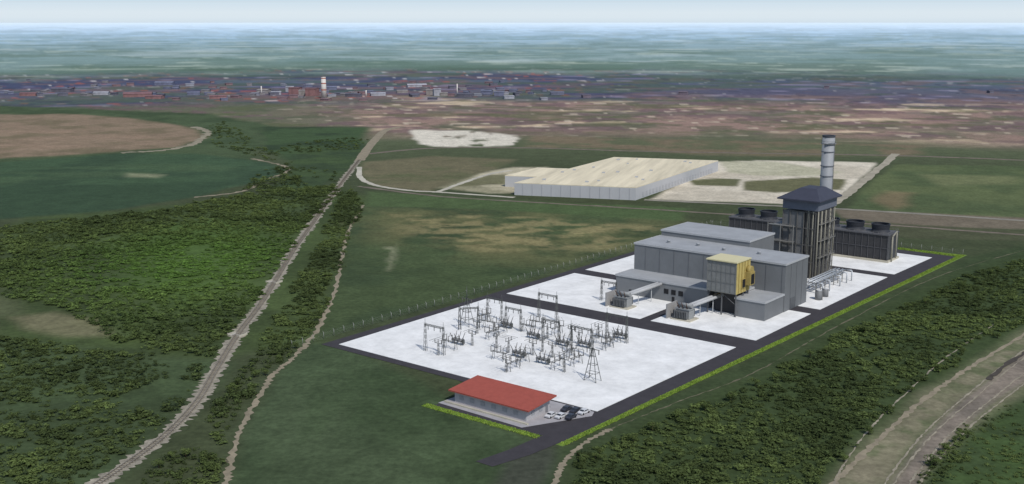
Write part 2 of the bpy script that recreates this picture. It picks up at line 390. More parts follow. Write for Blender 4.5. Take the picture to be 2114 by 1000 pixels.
slab('gravel_yard',[(0,101.8),(70,101.8),(70,154.5),(0,154.5)],.22,gravel,'white gravel pad beside the turbine building','yard',1)
slab('gravel_yard',[(75,102),(121.5,102.5),(121.8,153),(75,153.5)],.22,gravel,'white gravel pad before the turbine building','yard',1)
slab('gravel_yard',[(0,164),(122,162),(122.6,240),(0,240)],.22,gravel,'white gravel pad under the boiler area','yard',1)
slab('gravel_yard',[(0,248),(123,248),(124.6,299),(0,299)],.22,gravel,'white gravel pad around the cooling towers','yard',1)
slab('office_apron',[(73.5,-25.5),(108,-26.5),(119,-5),(117.5,-1.6),(75,-1.6)],.16,mat('apron_concrete',(160,157,159),.85,.12,.3),'pale grey concrete apron around the office','pavement',1)
leafm=attrmat('foliage',[.35],[.25],.9,trans=.3)
def blades(pts,n,hh,name,label,c1,c2):
    vs=[];fs=[];cs=[]
    for k in range(n):
        x,y=pts();z=.06;t=random.uniform(0,math.pi);w=random.uniform(.1,.22);h=random.uniform(.4,1)*hh
        dx,dy=w*math.cos(t),w*math.sin(t);lx,ly=random.uniform(-.3,.3),random.uniform(-.3,.3)
        o=len(vs);vs+=[(x-dx,y-dy,z),(x+dx,y+dy,z),(x+lx,y+ly,z+h)];fs.append((o,o+1,o+2))
        q=random.random();cs+=[[c1[i]*(1-q)+c2[i]*q for i in range(3)]+[1]]*3
    me=bpy.data.meshes.new(name);me.from_pydata(vs,[],fs);a=me.color_attributes.new('tint','FLOAT_COLOR','POINT');a.data.foreach_set('color',np.array(cs,np.float32).ravel())
    me.materials.append(leafm);return single(name,me,None,label,'grass',S(0,0),RZ,kind='stuff')
def vp():
    a=random.uniform(-30,316);return(edge(a)+random.uniform(.3,2.6),a)
blades(vp,12000,.42,'verge_grass','bright green tufted grass lining the plant road',lin((118,148,54)),lin((158,176,80)))
blades(lambda:(random.uniform(71,117),random.uniform(-31,-28)),1800,.4,'verge_grass','bright green tufted grass before the office',lin((118,148,54)),lin((158,176,80)))
blades(lambda:(random.uniform(88,134),random.uniform(309,314)),1600,.8,'verge_grass','bright green tufted grass at the pad edge',lin((118,148,54)),lin((158,176,80)))
# ------------------------------------------------------------------ fences
postm=mat('galvanised_steel',(146,146,140),.5,.1,1,.3)
def fence(p0,p1,label,step=5.2,h=2.6):
    x0,y0,_=S(*p0);x1,y1,_=S(*p1);Ln=math.hypot(x1-x0,y1-y0);r=math.atan2(y1-y0,x1-x0)
    e=thing('wire_fence',label,'fence',(x0,y0,0),r,'fences around the plant')
    pm=M().cyl((0,0,0),(0,0,h),.09,n=6);pm.beam((0,0,h),(0,.5,h+.45),.1);pme=pm.mesh('fence_post',[postm])
    n=int(Ln/step)
    for i in range(n+1): part('post',pme,e,loc=(i*Ln/n,0,0))
    w=M()
    for z in(.35,.9,1.5,2.1,2.5): w.beam((0,.06,z),(Ln,.06,z),.018)
    part('wire',w,e,[postm])
fence((-10.5,-14),(-10.5,150),'grey wire fence on posts beside the dark field')
fence((-10.5,150),(-10.5,312),'grey wire fence on posts behind the turbine building')
fence((-10,313),(135,316),'grey wire fence on posts behind the cooling towers')
# ------------------------------------------------------------------ turbine building
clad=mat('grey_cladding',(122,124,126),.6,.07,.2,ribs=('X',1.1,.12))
cladY=mat('grey_cladding_side',(112,114,116),.6,.07,.2,ribs=('Y',1.1,.12))  # front cladding lightened against its weaker sun, side copy kept darker
roofm=mat('roof_membrane',(156,158,160),.7,.12,.15,detail=9)
trim=mat('pale_trim',(172,173,174),.6,.05,.5)
darkm=mat('dark_opening',(34,34,37),.6,.1,1)
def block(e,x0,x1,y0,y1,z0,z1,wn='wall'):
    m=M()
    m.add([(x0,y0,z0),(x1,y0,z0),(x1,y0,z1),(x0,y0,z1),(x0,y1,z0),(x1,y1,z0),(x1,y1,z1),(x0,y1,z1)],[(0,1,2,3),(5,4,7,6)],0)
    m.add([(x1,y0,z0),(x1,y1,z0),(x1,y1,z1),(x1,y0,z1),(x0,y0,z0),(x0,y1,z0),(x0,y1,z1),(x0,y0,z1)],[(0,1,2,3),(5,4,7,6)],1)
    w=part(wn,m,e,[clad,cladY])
    r=M().box(x0-.05,x1+.05,y0-.05,y1+.05,z1,z1+.3)
    t=.25;z2=z1+.3
    r2=M()
    r2.box(x0-.3,x1+.3,y0-.3,y0-.3+t,z1-.35,z2+.15);r2.box(x0-.3,x1+.3,y1+.3-t,y1+.3,z1-.35,z2+.15)
    r2.box(x0-.3,x0-.3+t,y0-.05,y1+.05,z1-.35,z2+.15);r2.box(x1+.3-t,x1+.3,y0-.05,y1+.05,z1-.35,z2+.15)
    ro=part('roof',r,e,[roofm]);part('roof_trim',r2,ro,[trim]);return w
e=thing('turbine_building','large grey metal-clad turbine hall with stepped flat roofs','building',S(75,160,.22))
ox,oy=75,160
def R_(x0,x1,y0,y1): return x0-ox,x1-ox,y0-oy,y1-oy
block(e,*R_(38,112,148,170.5),0,20.4)
block(e,*R_(38.5,84,170.9,196),0,23.2)
block(e,*R_(37,84,134.5,147.7),0,8)
block(e,*R_(98.5,111.8,130,147.7),0,7.6)
block(e,*R_(84.5,98,140,147.7),0,8.6)
x,y=112-ox+.03,148-oy
part('roller_door',M().box(x,x+.08,y+6,y+10.5,0,5),e,[mat('door_grey',(92,94,97),.5,.05,1,ribs=('Z',3,.2))])
for k in range(3):
    part('louvre',M().box(62+k*3.6-ox,64.2+k*3.6-ox,134.5-oy-.12,134.5-oy-.02,3.2,5.4),e,[darkm])
for k in range(2): part('door',M().box(44+k*22-ox,45.3+k*22-ox,134.5-oy-.1,134.5-oy-.02,0,2.3),e,[darkm])
m=M()
for bx in np.arange(44,112,7.4): m.box(bx-ox-.12,bx-ox+.12,148-oy-.14,148-oy-.02,8.7 if bx<98 else 0,20)
for ay in(153.5,159,165): m.box(112-ox+.02,112-ox+.14,ay-oy-.12,ay-oy+.12,0,20)
parts('wall_seam',m,e,[mat('seam_grey',(108,110,113),.6,.05,1)])
for (bx,ay) in((50,158),(64,160),(78,158),(94,160)):
    part('roof_vent',M().cyl((bx-ox,ay-oy,20.7),(bx-ox,ay-oy,21.5),.7,n=12).cyl((bx-ox,ay-oy,21.5),(bx-ox,ay-oy,21.9),1.0,.5,n=12),e,[roofm])
# ------------------------------------------------------------------ inlet filter house (yellow)
yel=mat('yellow_panel',(182,164,102),.65,.16,.4,detail=9);tan=mat('filter_panel',(128,129,127),.6,.12,.6,ribs=('X',.8,.25))
e=thing('air_inlet_filter_house','grey-fronted yellow air filter house raised on steel legs','filter house',S(93,136,.22))
part('filter_box',M().box(-6.8,6.8,-8,4,9.6,22.8),e,[yel])
part('filter_face',M().box(-6.8,6.6,-8.12,-8.02,9.7,22.7),e,[tan])
m=M()
for k in range(7): m.box(-6.7+k*2.15,-6.58+k*2.15,-8.3,-8.15,9.8,22.6)
for z in(9.8,14,18.4,22.5): m.box(-6.8,6.6,-8.3,-8.15,z-.1,z+.1)
part('filter_frame',m,e,[mat('frame_grey',(118,119,117),.6,.05,1)])
part('hood',M().box(-7.2,7.1,-8.7,4.2,22.8,23.3),e,[mat('hood_cream',(206,197,156),.5,.05,1)])
m=M()
for k in range(4): m.box(6.82,7.1,-6.5+k*2.6,-6.3+k*2.6,10,22.6)
m.box(6.82,7.3,-4,-1,11.5,15.5);m.cyl((6.8,1.6,18.6),(8.8,1.6,18.6),1.8,n=16);m.box(6.8,9.2,-.4,3.6,12.4,18)
part('duct',m,e,[mat('duct_yellow',(160,142,86),.6,.1,1)])  # darker yellow than the box panels
parts('opening',M().box(7.3,7.4,-3.7,-1.3,11.8,15.2).box(9.2,9.3,.2,3.0,12.8,17),e,[darkm])
m=M()
for x in(-6.4,0,6.4):
    for y in(-7.4,-1,3.4): m.beam((x,y,0),(x,y,9.6),.5)
for y in(-7.4,3.4): m.beam((-6.4,y,5),(0,y,9.2),.2);m.beam((6.4,y,5),(0,y,9.2),.2);m.beam((-6.4,y,9.4),(6.4,y,9.4),.3)
m.beam((6.4,-7.4,.5),(6.4,-1,9),.2)
part('leg_frame',m,e,[mat('dark_steel',(84,85,87),.6,.1,1)])
part('recess_shade_block',M().box(-5.5,4.5,-3,3.8,.0,9.3),e,[mat('duct_recess_shade',(58,58,60),.7,.1,1)])  # dark block; shade of the recess under the box put into its colour
# ------------------------------------------------------------------ boiler
hd=mat('boiler_casing',(100,99,98),.7,.18,.5,ribs=('Y',.9,.4));hdx=mat('boiler_casing_front',(88,87,86),.7,.15,.5,ribs=('X',.9,.35))
lg=mat('duct_grey',(118,119,120),.6,.14,.4);stl=mat('boiler_steel',(118,117,114),.6,.1,1);navy=mat('slate_roof',(66,68,80),.6,.1,.4,ribs=('X',.8,.12));blu=mat('blue_grey_panel',(102,106,118),.6,.06,.5,ribs=('X',.8,.15))
e=thing('boiler_tower','tall dark heat recovery boiler with slate roofed penthouse','industrial boiler',S(89,226,.22))
part('casing',M().box(1.5,7.6,-11,8,0,32.4),e,[hd])
part('front_casing',M().box(1.7,7.4,-11.15,-11.02,0,32),e,[hdx])
part('side_duct',M().box(-9,1.3,-12.4,4,0,31.5),e,[mat('duct_panel',(112,112,112),.6,.14,.4,ribs=('X',.7,.22))]);part('lower_duct',M().box(-13.8,-9.2,-13.5,2,0,24.5),e,[lg])
part('penthouse',M().box(-9.4,8.4,-12.6,9.4,32.6,37.4),e,[blu])
m=M();zz=37.7;v=[(-11.4,-15,zz),(10,-15,zz),(10,11.6,zz),(-11.4,11.6,zz),(-3.6,-6,42.2),(4.4,-6,42.2),(4.4,4,42.2),(-3.6,4,42.2)]
m.add(v,[(4,5,6,7),(0,1,5,4),(1,2,6,5),(2,3,7,6),(3,0,4,7)])
m.box(-11.4,10,-15,11.6,37.1,37.7)
part('penthouse_roof',m,e,[navy])
m=M()
for y in np.arange(-11,8.1,2.4): m.box(7.62,8.05,y-.13,y+.13,0,32.4)
for x in(-9,-5.4,-1.8,1.5,4.4,7.4): m.box(x-.13,x+.13,-12.9,-12.45,0,32)
for z in(5.5,11,16.5,22,27.5,32.2): m.box(7.62,7.95,-11,8,z-.12,z+.12)
for z in(8,16,24,31.8): m.box(-9,7.4,-12.8,-12.45,z-.12,z+.12)
part('stiffener',m,e,[mat('stiffener_dark',(96,95,93),.6,.1,1)])
m=M()
for z in(10,18,26):
    m.box(8.1,9.4,-11,8,z,z+.12)
    m.beam((9.4,-11,z+1.1),(9.4,8,z+1.1),.07)
    for y in np.arange(-11,8.1,2.3): m.beam((9.4,y,z),(9.4,y,z+1.1),.06)
for z in(9,17,24.6): 
    m.box(-15,-2,-16,-13.55,z,z+.15)
    m.beam((-15,-16,z+1.1),(-2,-16,z+1.1),.08)
    for x in np.arange(-15,-1.9,1.8): m.beam((x,-16,z),(x,-16,z+1.1),.07)
for x in(-15,-8.5,-2): m.beam((x,-16,0),(x,-16,25.6),.3)
part('walkway',m,e,[stl])
m=M()
for (x,y,r) in((8.9,-9,.3),(9,-4.6,.25),(8.9,1,.3),(8.9,6,.25),(3.6,-12.2,.3),(6,-12.2,.3),(8.4,-11.9,.3)):
    m.cyl((x,y,0),(x,y,32.4),r,n=8)
parts('riser_pipe',m,e,[mat('pipe_beige',(142,138,124),.5,.1,1)])
m=M()
for k in range(8): m.beam((9.8,-2+(k%2)*4,k*4),(9.8,-2+((k+1)%2)*4,k*4+4),.22)
m.beam((9.8,-2.1,0),(9.8,-2.1,32),.18);m.beam((9.8,2.1,0),(9.8,2.1,32),.18)
part('stair',m,e,[stl])
# stack
stk=mat('stack_steel',(146,148,151),.55,.1,.3)
e=thing('exhaust_stack','tall round grey steel exhaust stack with dark rings','chimney',S(87.2,246,.22))
part('shaft',M().cyl((0,0,0),(0,0,64.5),3.1,3.0,n=40),e,[stk])
for z in(38,45,50,57): part('ring',M().ring((0,0),2.95,3.3,z,z+.4,40),e,[mat('ring_grey',(110,112,118),.5,.1,1)])
part('platform',M().ring((0,0),2.9,3.7,61,61.3,40).ring((0,0),3.6,3.7,62.2,62.35,40),e,[lg])
part('rim',M().ring((0,0),2.5,3.15,64.3,65.2,40).cyl((0,0,64.5),(0,0,64.6),2.5,n=32),e,[mat('rim_dark',(70,72,78),.6,.1,1)])
m=M().beam((3.3,-.3,2),(3.3,-.3,62),.1).beam((3.3,.3,2),(3.3,.3,62),.1)
for k in range(60): m.beam((3.3,-.3,2+k),(3.3,.3,2+k),.05)
part('ladder',m,e,[stl])
# ------------------------------------------------------------------ cooling towers
ctm=mat('tower_slat',(70,70,72),.8,.15,.4,ribs=('X',1.2,.35));cte=mat('tower_end',(78,79,81),.7,.1,.4,ribs=('Y',1,.2));cap=mat('tower_cap',(88,88,91),.7,.1,.5);fanm=mat('fan_stack_dark',(54,56,62),.6,.1,.5)
def ctower(b0,label):
    e=thing('cooling_tower',label,'cooling tower',S(b0,272,.22),RZ,'cooling towers')
    part('basin',M().box(-1,41,-1,15,0,1),e,[pale])
    part('body',M().box(0,40,0,14,1.02,13.6),e,[ctm])
    parts('end_wall',M().box(40.02,40.2,-.1,14.1,1.02,13.6).box(-.2,-.02,-.1,14.1,1.02,13.6),e,[cte])
    m=M().box(-.4,40.4,-.5,14.5,13.6,14.2)
    for k in range(13): m.box(k*3.33-.09,k*3.33+.09,-.3,-.02,1.02,13.59)
    m.box(0,40,-.26,-.03,7,7.25)
    part('cap',m,e,[cap])
    m=M()
    for y in(-.4,14.4):
        m.beam((0,y,15.3),(40,y,15.3),.08)
        for x in np.arange(0,40.1,2.5): m.beam((x,y,14.2),(x,y,15.3),.08)
    m.beam((0,-.4,15.3),(0,14.4,15.3),.08);m.beam((40,-.4,15.3),(40,14.4,15.3),.08)
    part('handrail',m,e,[stl])
    for k in range(3):
        cx=6.67+k*13.33
        m=M().cyl((cx,7,14.2),(cx,7,15.6),4.9,4.3,n=28,cap=False).cyl((cx,7,15.6),(cx,7,18.2),4.3,4.7,n=28,cap=False).ring((cx,7),4.3,4.8,18.1,18.4,28)
        fs=part('fan_stack',m,e,[fanm])
        b=M().cyl((cx,7,15.4),(cx,7,16.6),.7,n=12)
        for q in range(6):
            t=q*math.pi/3;dx,dy=math.cos(t),math.sin(t)
            b.add([(cx+dx*.5-dy*.35,7+dy*.5+dx*.35,16.2),(cx+dx*.5+dy*.35,7+dy*.5-dx*.35,16),(cx+dx*4.1+dy*.4,7+dy*4.1-dx*.4,16),(cx+dx*4.1-dy*.4,7+dy*4.1+dx*.4,16.3)],[(0,1,2,3)])
        part('fan',b,fs,[cap])
        part('fan_floor',M().cyl((cx,7,14.25),(cx,7,14.4),4.2,n=24),fs,[darkm])
    m=M().cyl((41.2,3,0),(41.2,3,13),.4,n=10).cyl((41.2,3,13),(41.2,9,15),.4,n=10).cyl((41.2,9,15),(41.2,9,1),.3,n=10)
    part('riser_pipe',m,e,[MATS['pipe_beige']])
ctower(22,'long dark slatted cooling tower behind the turbine building');ctower(70.6,'long dark slatted cooling tower beside the exhaust stack')
# ------------------------------------------------------------------ pipe rack
e=thing('pipe_rack','low steel rack carrying pale pipes beside the boiler','pipe rack',S(106,204,.22))
m=M()
for y in np.arange(-16,19,5):
    for x in(-3,3): m.beam((x,y,0),(x,y,4.6),.3)
    m.beam((-3,y,3),(3,y,3),.25);m.beam((-3,y,4.6),(3,y,4.6),.25)
for x in(-3,3): m.beam((x,-16,4.6),(x,19,4.6),.25)
part('frame',m,e,[stl])
m=M()
for x,z,r in((-2.2,3.3,.3),(-1,3.3,.25),(.4,3.3,.35),(2,3.3,.3),(-2,4.9,.25),(-.4,4.95,.35),(1.4,4.9,.3),(2.5,4.9,.2)):
    m.cyl((x,-16.5,z),(x,18.5,z),r,n=8)
psil=mat('pipe_silver',(176,180,184),.4,.1,1,.3)
parts('pipe',m,e,[psil])
for y in(-16,-8,4,12,18): part('pipe',M().cyl((3,y,4.9),(6,y,4.9),.3,n=8).cyl((6,y,4.9),(6,y,0),.3,n=8),e,[psil])
for (b,a,r,h) in((114.5,178,1.6,4),(114.5,185,1.3,3.4)):
    e=thing('storage_tank','small grey cylindrical storage tank beside the turbine building','tank',S(b,a,.22),RZ,'small storage tanks')
    part('shell',M().cyl((0,0,0),(0,0,h),r,n=24),e,[lg]);part('dome',M().cyl((0,0,h),(0,0,h+.5),r+.05,.3,n=24),e,[trim]);part('ladder',M().beam((r+.2,-.25,0),(r+.2,-.25,h),.08).beam((r+.2,.25,0),(r+.2,.25,h),.08).beam((r+.2,-.25,h),(r+.2,.25,h),.08),e,[stl])
# ------------------------------------------------------------------ transformers
def transformer(b,a,label):
    e=thing('transformer',label,'transformer',S(b,a,.22),RZ,'step-up transformers')
    tg=mat('transformer_grey',(140,142,142),.5,.1,.5)
    part('tank',M().box(-3.2,3.2,-2,2,.5,4.4).box(-3.5,3.5,-2.3,2.3,4.4,4.7),e,[tg])
    part('plinth',M().box(-4.6,4.6,-3.6,3.6,0,.5),e,[pale])
    for s_ in(-1,1):
        m=M().box(-3,3,s_*2.2-.1,s_*2.2+.1,3.7,3.9)
        for k in range(8): m.box(-2.8+k*.75,-2.5+k*.75,s_*2.9-.7,s_*2.9+.7,1,4)
        part('radiator',m,e,[mat('radiator_grey',(96,98,100),.6,.1,1)])
    part('conservator',M().cyl((-3,0,6),(3.4,0,6),.8,n=16).beam((-2,0,4.7),(-2,0,5.3),.3).beam((2.4,0,4.7),(2.4,0,5.3),.3),e,[tg])
    m=M()
    for k in(-1,0,1): m.cyl((k*1.8,-1.3,4.7),(k*2.2,-3.0,7.6),.28,.14,n=8)
    parts('bushing',m,e,[mat('porcelain_brown',(84,66,58),.3,.1,1)])
    part('fire_wall',M().box(-6.5,-5.9,-4,4,0,6),e,[mat('wall_concrete',(150,148,146),.9,.1,.5)])
    m=M().cyl((0,1.6,5.2),(5,20,7.4),.7,n=8).cyl((1.8,1.6,5.2),(6.8,20,7.4),.7,n=8)
    for t in(.35,.75): m.beam((5*t+.9,1.6+18.4*t,0),(5*t+.9,1.6+18.4*t,5+2.2*t),.3)
    part('bus_duct',m,e,[trim])
transformer(54,114,'grey power transformer with radiators and slanting bus duct')
transformer(84.5,113,'grey power transformer with brown bushings on white gravel')
# ------------------------------------------------------------------ switchyard
sy=mat('yard_steel',(82,84,83),.6,.15,1);ins=mat('insulator_grey',(96,93,90),.4,.1,1)
def lat_leg(m,x,y,h,w=.9,t=.17,top=.45):
    c=[(x-w,y-w),(x+w,y-w),(x+w,y+w),(x-w,y+w)];d=[(x-top*w,y-top*w),(x+top*w,y-top*w),(x+top*w,y+top*w),(x-top*w,y+top*w)]
    for p,q in zip(c,d): m.beam((*p,0),(*q,h),t)
    n=max(3,int(h/1.9))
    for k in range(n):
        f0,f1=k/n,(k+1)/n
        for i in range(4):
            j=(i+1)%4
            p0=[c[i][u]*(1-f0)+d[i][u]*f0 for u in(0,1)];p1=[c[j][u]*(1-f1)+d[j][u]*f1 for u in(0,1)]
            m.beam((*p0,h*f0),(*p1,h*f1),t*.5)
def gantry(w,h):
    e=thing('line_gantry','slender grey lattice gantry with hanging insulators','gantry',(0,0,.22),0,'line gantries in the switchyard')
    for s_ in(-1,1):
        m=M();lat_leg(m,s_*w/2,0,h,.5,.13);m.beam((s_*w/2,0,h),(s_*w/2,0,h+1.6),.12);part('leg',m,e,[sy])
    m=M()
    for y in(-.3,.3):
        for z in(h-.9,h-.4): m.beam((-w/2,y,z),(w/2,y,z),.11)
    n=int(w/1.2)
    for k in range(n):
        x0=-w/2+k*w/n;x1=x0+w/n
        for y in(-.3,.3): m.beam((x0,y,h-.9),(x1,y,h-.4),.06)
    part('crossbeam',m,e,[sy])
    m=M()
    for x in(-w/3,0,w/3): m.cyl((x,0,h-.9),(x,0,h-2.4),.13,n=6)
    parts('insulator',m,e,[ins]);return e
def aframe(w,h):
    e=thing('line_tower','tall tapering grey steel A-frame tower','tower',(0,0,.22),0,'line gantries in the switchyard')
    m=M()
    for s_ in(-1,1):
        for y in(-1.6,1.6):
            m.beam((s_*w/2,y,0),(s_*.3,y*.1,h-3),.2)
    for f in(.25,.5,.75):
        z=(h-3)*f;xx=w/2*(1-f)+.3*f;yy=1.6*(1-f)+.16*f
        for s_ in(-1,1): m.beam((-xx,s_*yy,z),(xx,s_*yy,z),.12);m.beam((s_*xx,-yy,z),(s_*xx,yy,z),.12)
    m.beam((-w/2,-1.6,0),(w*.2,-1.2,(h-3)*.25),.1);m.beam((w/2,-1.6,0),(-w*.2,-1.2,(h-3)*.25),.1)
    part('leg_frame',m,e,[sy])
    part('mast',M().cyl((0,0,h-3.2),(0,0,h+2),.18,.06,n=6),e,[sy])
    part('arm',M().beam((-2.6,0,h-3.4),(2.6,0,h-3.4),.2),e,[sy])
    parts('insulator',M().cyl((-2.4,0,h-3.4),(-2.4,0,h-5),.15,n=6).cyl((2.4,0,h-3.4),(2.4,0,h-5),.15,n=6),e,[ins]);return e
def dswitch():
    e=thing('disconnect_switch','grey steel stand with three insulator columns and blades','electrical switch',(0,0,.22),0,'disconnect switches in the switchyard')
    m=M()
    for x in(-2.6,2.6):
        for y in(-.9,.9): m.beam((x,y,0),(x,y*.5,2.9),.15)
        m.beam((x,-.9,.2),(x,.45,2.8),.08);m.beam((x,-.6,2.9),(x,.6,2.9),.12)
    m.beam((-3.4,-.45,3),(3.4,-.45,3),.16);m.beam((-3.4,.45,3),(3.4,.45,3),.16)
    for x in(-2.8,0,2.8): m.beam((x,-1.2,2.95),(x,1.2,2.95),.12)
    part('stand',m,e,[sy]);m=M()
    for x in(-2.8,0,2.8):
        for y in(-1.1,1.1): m.cyl((x,y,3),(x,y,5),.16,.11,n=6)
    parts('insulator',m,e,[ins])
    for x in(-2.8,0,2.8): part('blade',M().beam((x,-1.4,5),(x,1.4,5.1),.12).beam((x,-1.1,5),(x+.2,.2,6.3),.09),e,[sy])
    return e
def breaker():
    e=thing('circuit_breaker','grey tank circuit breaker with splayed bushings','circuit breaker',(0,0,.22),0,'circuit breakers in the switchyard')
    for x in(-1.8,0,1.8): part('tank',M().cyl((x,-1.1,1.9),(x,1.1,1.9),.45,n=10),e,[lg])
    m=M()
    for x in(-1.8,0,1.8):
        for s_ in(-1,1): m.cyl((x,s_*.8,2.2),(x*1.15,s_*2,4.6),.16,.1,n=6)
    parts('bushing',m,e,[ins])
    part('stand',M().beam((-2.2,-.7,0),(-2.2,-.7,1.4),.2).beam((2.2,-.7,0),(2.2,-.7,1.4),.2).beam((-2.2,.7,0),(-2.2,.7,1.4),.2).beam((2.2,.7,0),(2.2,.7,1.4),.2).box(-2.4,2.4,-.8,.8,1.3,1.5).box(2.4,3.1,-.5,.5,.6,2.2),e,[sy]);return e
def buspost():
    e=thing('bus_support','slim grey post carrying an overhead bus tube','electrical post',(0,0,.22),0,'bus supports in the switchyard')
    m=M();lat_leg(m,0,0,4.6,.35,.11,.6);m.beam((-1.8,0,4.6),(1.8,0,4.6),.16);part('stand',m,e,[sy]);m=M()
    for x in(-1.6,0,1.6): m.cyl((x,0,4.6),(x,0,6),.13,n=6)
    parts('insulator',m,e,[ins]);m=M()
    for x in(-1.6,0,1.6): m.cyl((x,-3.2,6),(x,3.2,6),.06,n=6)
    parts('bus_tube',m,e,[sy]);return e
used={}
def place(fn,key,b,a,rot=0):
    if key not in used:
        o=fn();used[key]=o;o.location=S(b,a,.22);o.rotation_euler=(0,0,RZ+rot);return o
    return copytree(used[key],S(b,a,.22),RZ+rot)
def site(u,v):
    x,y=G(u,v);return (x-O[0])*B[0]+(y-O[1])*B[1],(x-O[0])*A[0]+(y-O[1])*A[1]
g1=lambda:gantry(9.0,10.8);g2=lambda:gantry(7.5,9.2)
place(g1,'g1',36,14);place(g1,'g1',79.7,45.5);place(g1,'g1',80.3,68.4);place(g1,'g1',40.5,78);place(g2,'g2',25,46.5,.9);place(g2,'g2',23.5,64.4);place(g2,'g2',39.5,56.5);place(g2,'g2',61.6,51.5)
place(lambda:aframe(5,14.5),'a',99.8,23.5)
place(lambda:aframe(5,14.5),'a',21,50)
for (u,v) in((930,722),(1010,680),(1035,690),(1000,665),(1090,688),(1110,680),(1060,765),(1080,752),(1030,745),(1175,740),(1190,755),(1150,762),(1255,722),(1270,712),(1240,712),(1150,692),(1015,700)):
    place(dswitch,'d',*site(u,v),random.choice((0,math.pi/2)))
for (u,v) in((945,712),(1045,678),(1100,700),(1070,738),(1120,752),(1160,715),(1205,718),(1280,700)):
    place(breaker,'b',*site(u,v),0)
for (u,v) in((985,690),(1025,720),(1050,730),(1100,735),(1120,728),(1140,740),(1130,700),(1180,705),(1195,712),(1165,770),(1045,770),(905,735),(975,715),(1235,700)):
    place(buspost,'p',*site(u,v),random.choice((0,0,math.pi/2)))
place(g2,'g2',44,118,0)
# ------------------------------------------------------------------ office
e=thing('office_building','low grey office with a broad red sloping roof','building',S(91.5,-15.5,.16))
w=mat('office_wall',(172,170,171),.7,.06,.5)
part('wall',M().box(-14.5,14.5,-6,6,0,3.9),e,[w])
m=M();v=[(-16.2,-7.2,3.6),(16.2,-7.2,3.6),(16.2,7.4,4.7),(-16.2,7.4,4.7)]
m.add(v+[(p[0],p[1],p[2]+.45) for p in v],[(3,2,1,0),(4,5,6,7),(0,1,5,4),(1,2,6,5),(2,3,7,6),(3,0,4,7)])
part('roof',m,e,[mat('red_roof',(160,82,70),.8,.1,.5,ribs=('X',1.5,.08))])
m=M()
for k in range(6): m.box(-12.5+k*4.4,-10.7+k*4.4,-6.1,-6.02,1.2,2.5)
for k in range(2): m.box(14.52,14.6,-3.5+k*4,-1.8+k*4,1.2,2.5)
parts('window',m,e,[mat('office_glass',(150,151,154),.4,.1,1)])
glass=mat('window_glass',(48,54,62),.2,.1,1)
part('door',M().box(14.52,14.62,3.8,5,0,2.2),e,[mat('office_door',(120,120,124),.5,.1,1)])
part('kerb',M().box(-16.8,16.8,-8.6,-7.9,0,.5),e,[pale])
# ------------------------------------------------------------------ cars
def car(paint,lab):
    e=thing('parked_car',lab,'car',(0,0,0),0,'cars parked beside the office')
    prof=[(-2.2,.35),(-2.25,.8),(-1.9,.95),(-1.3,1.02),(-.7,1.42),(.9,1.45),(1.6,1.0),(2.2,.9),(2.25,.35)]
    m=M();n=len(prof);vs=[(x,-.85,z) for x,z in prof]+[(x,.85,z) for x,z in prof]
    m.add(vs,[tuple(range(n)),tuple(reversed(range(n,2*n)))]+[(i,i+n,(i+1)%n+n,(i+1)%n) for i in range(n)])
    part('body',m,e,[paint])
    g=M();
    for s_ in(-1,1): g.add([(-1.15,s_*.87,1.03),(1.35,s_*.87,1.03),(.85,s_*.87,1.36),(-.65,s_*.87,1.34)],[(0,1,2,3)])
    g.add([(-1.27,-.75,1.06),(-1.27,.75,1.06),(-.76,.75,1.41),(-.76,-.75,1.41)],[(0,1,2,3)]);g.add([(1.55,-.75,1.06),(1.55,.75,1.06),(.98,.75,1.43),(.98,-.75,1.43)],[(0,1,2,3)])
    parts('window',g,e,[glass])
    wm_=M().cyl((0,-.1,0),(0,.1,0),.34,n=14).mesh('wheel',[darkm])
    for x in(-1.4,1.4):
        for y in(-.83,.83): part('wheel',wm_,e,loc=(x,y,.36))
    return e
wp=mat('white_paint',(205,205,206),.3,.03,1);dp=mat('dark_paint',(60,62,70),.3,.03,1)
c1=car(wp,'white saloon car parked beside the office');c2=car(dp,'dark grey saloon car parked beside the office')
pos=[(109.5,-13.5),(112.4,-12.3),(115.2,-11),(110,-6),(113,-5.4),(115.8,-4.8)]
c1.location=S(*pos[0],.16);c1.rotation_euler=(0,0,RZ+1.57);c2.location=S(*pos[4],.16);c2.rotation_euler=(0,0,RZ+1.57)
for k in(1,5): copytree(c1,S(*pos[k],.16),RZ+1.57+random.uniform(-.05,.05))
for k in(2,3): copytree(c2,S(*pos[k],.16),RZ+1.57+random.uniform(-.05,.05))
# ------------------------------------------------------------------ warehouse
def prism(e,pts,h,wm,rm):
    n=len(pts);m=M();m.add([(p[0],p[1],0) for p in pts]+[(p[0],p[1],h) for p in pts],[(i,(i+1)%n,(i+1)%n+n,i+n) for i in range(n)])
    w_=part('wall',m,e,[wm]);m=M();m.add([(p[0],p[1],h) for p in pts]+[(p[0],p[1],h+.5) for p in pts],[tuple(range(n,2*n))]+[(i,(i+1)%n,(i+1)%n+n,i+n) for i in range(n)])
    part('roof',m,e,[rm]);return w_
FL=Vector(G(1062,403));FR=Vector(G(1312,414));BR=Vector(G(1482,354));BL=FL+(BR-FR)
c0=(FL+FR+BR+BL)/4
e=thing('warehouse','huge flat cream-roofed distribution warehouse with white walls','warehouse',(c0.x,c0.y,0),0)
ux=(FR-FL);rot=math.atan2(ux.y,ux.x);e.rotation_euler=(0,0,rot)
rm=mat('warehouse_roof',(214,202,174),.8,.2,.04,streak=(4,.3,1),detail=9)
wm=mat('warehouse_wall',(178,178,180),.7,.06,.05)
def loc(p): 
    q=p-c0;return Vector((q.x*math.cos(-rot)-q.y*math.sin(-rot),q.x*math.sin(-rot)+q.y*math.cos(-rot)))
